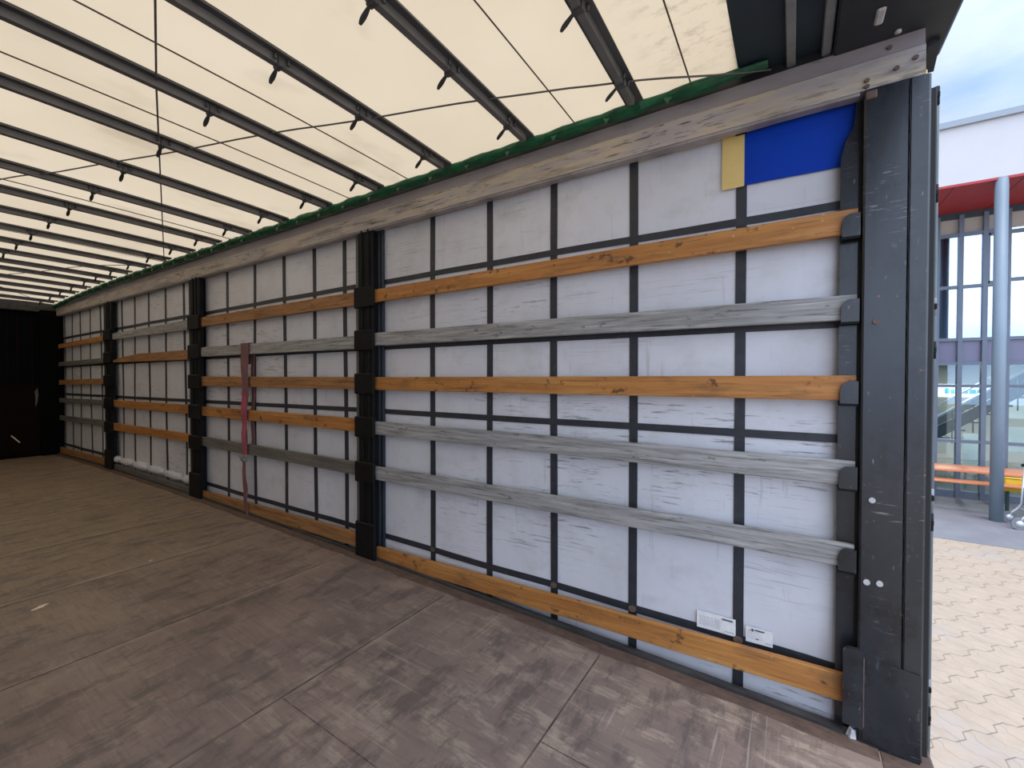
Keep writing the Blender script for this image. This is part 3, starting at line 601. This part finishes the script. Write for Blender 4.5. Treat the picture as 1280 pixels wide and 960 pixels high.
dr = empty('rear_door', (2.45, 0.1, -0.1), 'grey-green edge of the rear door folded back outside the corner post', 'door')
MB().bbox(2.438, 2.47, -0.478, 0.72, -0.20, 2.64, 0.004).build('panel', M['door'], dr)
MB().tube([(2.448, -0.484, z) for z in lin(-0.2, 2.665, 12)], 0.010, 10).build('edge_tube', M['door'], dr)
for z in (2.62, 2.23, 1.775, 1.60, 1.0, 0.90, 0.215, 0.10):
    hn = MB().bbox(2.406, 2.452, -0.488, -0.470, z - 0.012, z + 0.012, 0.003).build('hinge', M['black_metal'], dr)
    MB().tube([(2.424, -0.479, z - 0.035), (2.424, -0.479, z + 0.035)], 0.011, 10).build('pin', M['grey_steel'] if z in (1.775, 1.0, 0.215) else M['black_metal'], hn)
MB().tube([(2.418, -0.455, z) for z in lin(-0.15, 2.5, 8)], 0.010, 8).build('lock_rod', M['black_metal'], dr)

# ------------------------------------------------------------------ pink strap over the grey plank
def ribbon(pts, wd, th=0.003):
    rs = []
    for i, (x, y, z) in enumerate(pts):
        wv = wd[i] if isinstance(wd, (list, tuple)) else wd
        rs.append([(x - th, y - wv / 2, z), (x - th * 1.6, y, z), (x - th, y + wv / 2, z), (x + th, y + wv / 2, z), (x + th * 0.4, y, z), (x + th, y - wv / 2, z)])
    return MB().rings(rs, smooth=False)
sp = empty('lashing_strap', (2.25, 4.56, 0.2), 'faded pink lashing strap hanging over a grey plank almost to the floor', 'strap')
def band(y, zt, zbm, wd, x, nz=14, dy=0.0):
    return [(x + 0.004 * math.sin(i * 1.1), y + dy * i / nz + 0.006 * math.sin(i * 0.8), zt + (zbm - zt) * i / nz) for i in range(nz + 1)]
mb = ribbon([(2.305, 4.585, 1.62), (2.305, 4.585, 1.822)] , 0.07); mb.box(2.256, 2.306, 4.50, 4.65, 1.822, 1.829); mb.build('fold', M['pink_old'], sp)
ribbon(band(4.612, 1.826, 0.98, 0.06, 2.256, dy=-0.025), [0.078] * 9 + [0.058, 0.054, 0.05, 0.048, 0.046, 0.044]).build('front_band', M['pink_old'], sp)
ribbon(band(4.535, 1.826, 0.80, 0.06, 2.252, dy=0.035), [0.076] * 8 + [0.058, 0.055, 0.052, 0.05, 0.05, 0.048, 0.045]).build('front_band', M['pink_old'], sp)
ribbon(band(4.580, 1.34, 0.72, 0.06, 2.246, dy=0.0), [0.05, 0.07, 0.085, 0.09, 0.09, 0.088, 0.085, 0.082, 0.08, 0.078, 0.075, 0.072, 0.07, 0.068, 0.066]).build('front_band', M['pink'], sp)['label'] = 'brighter pink inner band'
ribbon(band(4.525, 1.80, 0.80, 0.05, 2.312, dy=0.02), 0.055).build('back_band', M['pink_old'], sp)
rt = MB().bbox(2.232, 2.250, 4.535, 4.640, 0.655, 0.715, 0.008).tube([(2.236, 4.53, 0.665), (2.236, 4.65, 0.705)], 0.012, 10).build('ratchet', M['grey_steel'], sp)
ribbon(band(4.590, 0.66, 0.10, 0.06, 2.246, dy=-0.045), [0.05, 0.05, 0.052, 0.055, 0.06, 0.066, 0.07, 0.07, 0.066, 0.06, 0.05, 0.042, 0.036, 0.030, 0.022]).build('tail', M['pink_old'], sp)
ribbon([(2.262, 4.625, 0.66), (2.260, 4.635, 0.55), (2.258, 4.625, 0.42), (2.256, 4.60, 0.30)], 0.022).build('tail', M['pink'], sp)

# ------------------------------------------------------------------ small scraps on the floor
def scrap(name, x, y, sx, sy, rot, h, m, label, cat, seed=1):
    rn = random.Random(seed); n = 12; ca, sa = math.cos(rot), math.sin(rot); z = zf(y) + 0.001
    ring = []; top = []
    for k in range(n):
        a = 2 * PI * k / n; r = 1 + rn.uniform(-0.25, 0.25); p = (sx * math.cos(a) * r, sy * math.sin(a) * r)
        q = (x + p[0] * ca - p[1] * sa, y + p[0] * sa + p[1] * ca); ring.append((q[0], q[1], z)); top.append((x + (q[0] - x) * 0.6, y + (q[1] - y) * 0.6, z + h * rn.uniform(0.5, 1.0)))
    tag(MB().rings([ring, top]).build(name, m), label, cat)
scrap('dry_leaf', 0.69, 3.80, 0.042, 0.016, 0.5, 0.006, M['leaf'], 'small dry leaf lying alone on the brown floor', 'leaf', 1)
scrap('paper_scrap', 1.31, 4.05, 0.013, 0.009, 0.2, 0.004, M['scrap'], 'tiny pale scrap on the floor beyond the dry leaf', 'scrap', 2)
scrap('plastic_scrap', 2.264, -0.222, 0.016, 0.026, 0.3, 0.052, M['scrap'], 'crumpled clear plastic wedged at the foot of the corner post', 'scrap', 3)

# ------------------------------------------------------------------ building across the yard
XB = 12.04; G = -0.892
bd = empty('building', (13, -4, G), 'white building with a red soffit and tall glazed front across the yard', 'building')
Y0, Y1 = -11.0, 6.0
MB().box(10.38, 16.5, Y0, Y1, 4.76, 5.72).build('parapet', M['white_render'], bd)
MB().box(10.32, 16.5, Y0, Y1, 5.72, 5.82).build('coping', M['coping'], bd)
MB().box(10.38, XB + 0.1, Y0, Y1, 4.72, 4.76).build('soffit', M['red'], bd)
m_ = MB()
for y in lin(Y0 + 0.4, Y1, 20): m_.box(10.38, XB, y - 0.006, y + 0.006, 4.716, 4.721)
m_.build('soffit_joint', M['dark_groove'], bd)
MB().box(XB - 0.02, XB + 0.10, Y0, Y1, 4.60, 4.72).build('head_frame', M['int_dark'], bd)
MB().box(XB + 0.03, XB + 0.10, Y0, Y1, 4.30, 4.60).build('blind_box', M['beige'], bd)
MB().box(XB + 0.02, XB + 0.09, Y0, Y1, 1.77, 2.22).build('spandrel', M['spandrel'], bd)
MB().box(XB - 0.03, XB + 0.10, Y0, Y1, G, G + 0.14).build('plinth', M['frame'], bd)
mull = []
y = -2.09
while y < Y1: mull.append(y); y += 0.336
mull += [-2.425, -2.765, -3.105, -3.405]
y = -4.75
while y > Y0: mull.append(y); y -= 0.336
mull = sorted(set(round(a, 3) for a in mull))
for y in mull:
    MB().box(XB - 0.05, XB + 0.07, y - 0.034, y + 0.034, G, 4.66).build('mullion', M['frame'], bd)
for a, b in zip(mull, mull[1:]):
    wide = b - a > 0.8
    for z in ((4.23, 3.33, 2.23, 1.76, 1.32, 0.23) if wide else (4.28, 3.26, 2.23, 1.76, 1.32, 0.23)):
        if not (-6.5 < a < -1.2): continue
        MB().box(XB - 0.04, XB + 0.06, a, b, z - 0.03, z + 0.03).build('transom', M['frame'], bd)
MB().box(XB - 0.04, XB + 0.06, Y0, -6.5, 2.19, 2.26).build('transom', M['frame'], bd); MB().box(XB - 0.04, XB + 0.06, -1.2, Y1, 2.19, 2.26).build('transom', M['frame'], bd)
gm = MB().box(XB + 0.005, XB + 0.015, Y0, Y1, 2.22, 4.30).build('pane', M['mirror_glass'], bd)
gm['label'] = 'sky-reflecting upper glazing'
MB().box(XB + 0.005, XB + 0.015, Y0, Y1, G + 0.14, 1.77).build('pane', M['clear_glass'], bd)
MB().box(XB - 0.035, XB + 0.06, -3.165, -3.13, 3.26, 4.28).build('sash', M['frame'], bd); MB().box(XB - 0.035, XB + 0.06, -3.38, -3.345, 3.26, 4.28).build('sash', M['frame'], bd)
for z in (3.31, 4.22): MB().box(XB - 0.035, XB + 0.06, -3.38, -3.13, z - 0.02, z + 0.02).build('sash', M['frame'], bd)
MB().box(16.3, 16.5, Y0, Y1, G, 4.76).build('back_wall', M['int_wall'], bd)
MB().box(XB + 0.1, 16.3, Y0, Y1, 1.85, 2.15).build('floor_slab', M['int_wall'], bd)
MB().box(XB + 0.1, 16.3, Y0, Y1, G, G + 0.02).build('hall_floor', M['int_floor'], bd)
MB().box(XB + 0.1, 16.5, Y0 - 0.1, Y0, G, 4.76).build('end_wall', M['int_wall'], bd); MB().box(XB + 0.1, 16.5, Y1, Y1 + 0.1, G, 4.76).build('end_wall', M['int_wall'], bd)
MB().box(15.2, 16.3, -2.85, -2.55, G, 1.85).build('inner_column', M['beige'], bd)
for y0, y1, z0, z1 in ((-4.6, -4.05, 0.55, 1.0), (-4.9, -4.15, -0.2, 0.35), (-3.75, -3.45, -0.55, 0.15)):
    MB().box(14.6, 14.64, y0, y1, z0, z1).build('notice_board', M['int_white'], bd)
m_ = MB(); rn = random.Random(9); y = -3.2
while y > -4.6:
    wdt = rn.uniform(0.05, 0.11); m_.box(15.0, 15.02, y - wdt, y, 1.10, 1.10 + rn.choice((0.09, 0.12))); y -= wdt + 0.03
m_.build('lettering', M['teal'], bd)
MB().box(15.02, 15.05, -4.8, -2.9, 1.0, 1.32).build('banner', M['int_white'], bd)

col = MB().tube([(10.44, -2.87, G), (10.44, -2.87, 4.75)], 0.083, 24)
tag(col.build('column', M['column']), 'round pale blue-grey steel column under the red soffit', 'column')

# staircase inside
stc = None
def stair_pt(t, dz): return (13.25, -2.3 - 2.6 * t, 0.30 + 2.0 * t + dz)
m0 = MB()
for x in (13.30, 14.3):
    m0.add([(x + a, -1.6 - 3.3 * t, -0.75 + 2.55 * t + h) for a in (0, 0.05) for t in (0, 1) for h in (0, 0.28)], [(0, 1, 3, 2), (4, 6, 7, 5), (0, 4, 5, 1), (2, 3, 7, 6), (0, 2, 6, 4), (1, 5, 7, 3)])
stc = m0.box(13.3, 14.35, -1.62, -1.58, -0.75, -0.6).build('staircase', M['int_dark'], bd)
for dz, r, mm in ((0.0, 0.025, 'silver'), (0.24, 0.02, 'silver')):
    MB().tube([stair_pt(t, dz) for t in lin(-0.35, 1, 8)], r, 8).build('handrail', M[mm], stc)
for i in range(14):
    t = i / 13; MB().box(13.35, 14.3, -1.75 - 3.05 * t - 0.26, -1.75 - 3.05 * t, -0.62 + 2.42 * t, -0.58 + 2.42 * t).build('tread', M['int_floor'], stc)
for i in range(9):
    t = i / 8; p = stair_pt(t, 0); MB().tube([(p[0], p[1], p[2] - 0.75), p], 0.012, 6).build('baluster', M['int_dark'], stc)

for y in (-3.0, -6.0, 0.5):  # added lamp panels and fill lights, put in to brighten the hall
    lp = MB().bbox(13.4, 14.6, y - 0.15, y + 0.15, 1.80, 1.85, 0.01).build('added_lamp_panel', M['int_white'], bd)
    ld = bpy.data.lights.new('hall_fill_light', 'AREA'); ld.shape = 'RECTANGLE'; ld.size = 1.1; ld.size_y = 0.25; ld.energy = 70; ld.color = (1, 0.95, 0.88)
    lo = bpy.data.objects.new('hall_fill_light', ld); COL.objects.link(lo); lo.location = (14.0, y, 1.79)

# beer table and bench in front of the glass
def fold_legs(x0, x1, y, ztop, parent):
    for yy in y:
        lg = MB().tube([(x0 + 0.04, yy, G), (x0 + 0.06, yy, ztop)], 0.014, 8).tube([(x1 - 0.04, yy, G), (x1 - 0.06, yy, ztop)], 0.014, 8).tube([(x0 + 0.05, yy, G + 0.22), (x1 - 0.05, yy, G + 0.22)], 0.012, 8)
        lg.build('leg_frame', M['green_leg'], parent)
tb = empty('beer_table', (11.45, -3.1, G), 'long orange beer-garden table in front of the glass building', 'table')
MB().bbox(10.98, 11.62, -4.25, -1.0, -0.215, -0.175, 0.006).build('tabletop', M['orange'], tb); fold_legs(11.0, 11.6, (-1.3, -3.95), -0.215, tb)
bn = empty('beer_bench', (10.8, -3.1, G), 'long orange bench beside the beer-garden table', 'bench')
MB().bbox(10.70, 10.92, -4.25, -1.0, -0.37, -0.335, 0.006).build('seat', M['orange'], bn); fold_legs(10.70, 10.92, (-1.3, -3.95), -0.37, bn)
yb = empty('yellow_bin', (11.0, -3.5, G), 'yellow box standing behind the blue-grey column', 'box')
MB().bbox(10.93, 10.97, -3.85, -3.10, -0.48, -0.24, 0.01).bbox(10.93, 11.0, -3.85, -3.10, -0.27, -0.23, 0.01).build('body', M['yellow'], yb)
for y in (-3.14, -3.81): MB().bbox(10.93, 10.98, y - 0.02, y + 0.02, G, -0.46, 0.004).build('leg', M['green_leg'], yb)

# walking frame on wheels at the right edge
wk = empty('wheeled_walker', (10.3, -3.3, G), 'silver wheeled walker with dark bag at the foot of the column', 'walker')
def wheel(x, y, r=0.095):
    q = MB()
    for a in (0,): q.rings([[(x + s, y + r * math.cos(2 * PI * k / 20), G + r + r * math.sin(2 * PI * k / 20)) for k in range(20)] for s in (-0.016, 0.016)])
    o = q.build('wheel', M['wheel_grey'], wk)
    MB().tube([(x - 0.022, y, G + r), (x + 0.022, y, G + r)], 0.045, 12).build('hub', M['silver'], o)
for x in (10.02, 10.42):
    wheel(x, -3.01); wheel(x, -3.58)
    MB().tube([(x, -3.02, G + 0.10), (x, -3.03, G + 0.17), (x, -3.12, G + 0.27), (x, -3.15, G + 0.34), (x, -3.18, G + 0.92)], 0.017, 10).build('front_tube', M['silver'], wk)
    MB().tube([(x, -3.58, G + 0.10), (x, -3.50, G + 0.40), (x, -3.36, G + 0.66), (x, -3.19, G + 0.72)], 0.015, 10).build('rear_tube', M['silver'], wk)
    MB().tube([(x, -3.14, G + 0.95), (x, -3.20, G + 0.98), (x, -3.34, G + 0.985)], 0.022, 10).build('handle', M['rubber'], wk)
MB().tube([(10.0, -3.12, G + 0.27), (10.44, -3.12, G + 0.27)], 0.012, 8).tube([(10.0, -3.55, G + 0.16), (10.44, -3.55, G + 0.16)], 0.012, 8).tube([(10.02, -3.05, G + 0.15), (10.02, -3.56, G + 0.15)], 0.012, 8).build('cross_tube', M['silver'], wk)
MB().bbox(10.04, 10.40, -3.44, -3.17, G + 0.26, G + 0.55, 0.03).build('bag', M['dark_cloth'], wk)
MB().bbox(10.04, 10.40, -3.42, -3.16, G + 0.58, G + 0.61, 0.01).build('seat', M['dark_cloth'], wk)
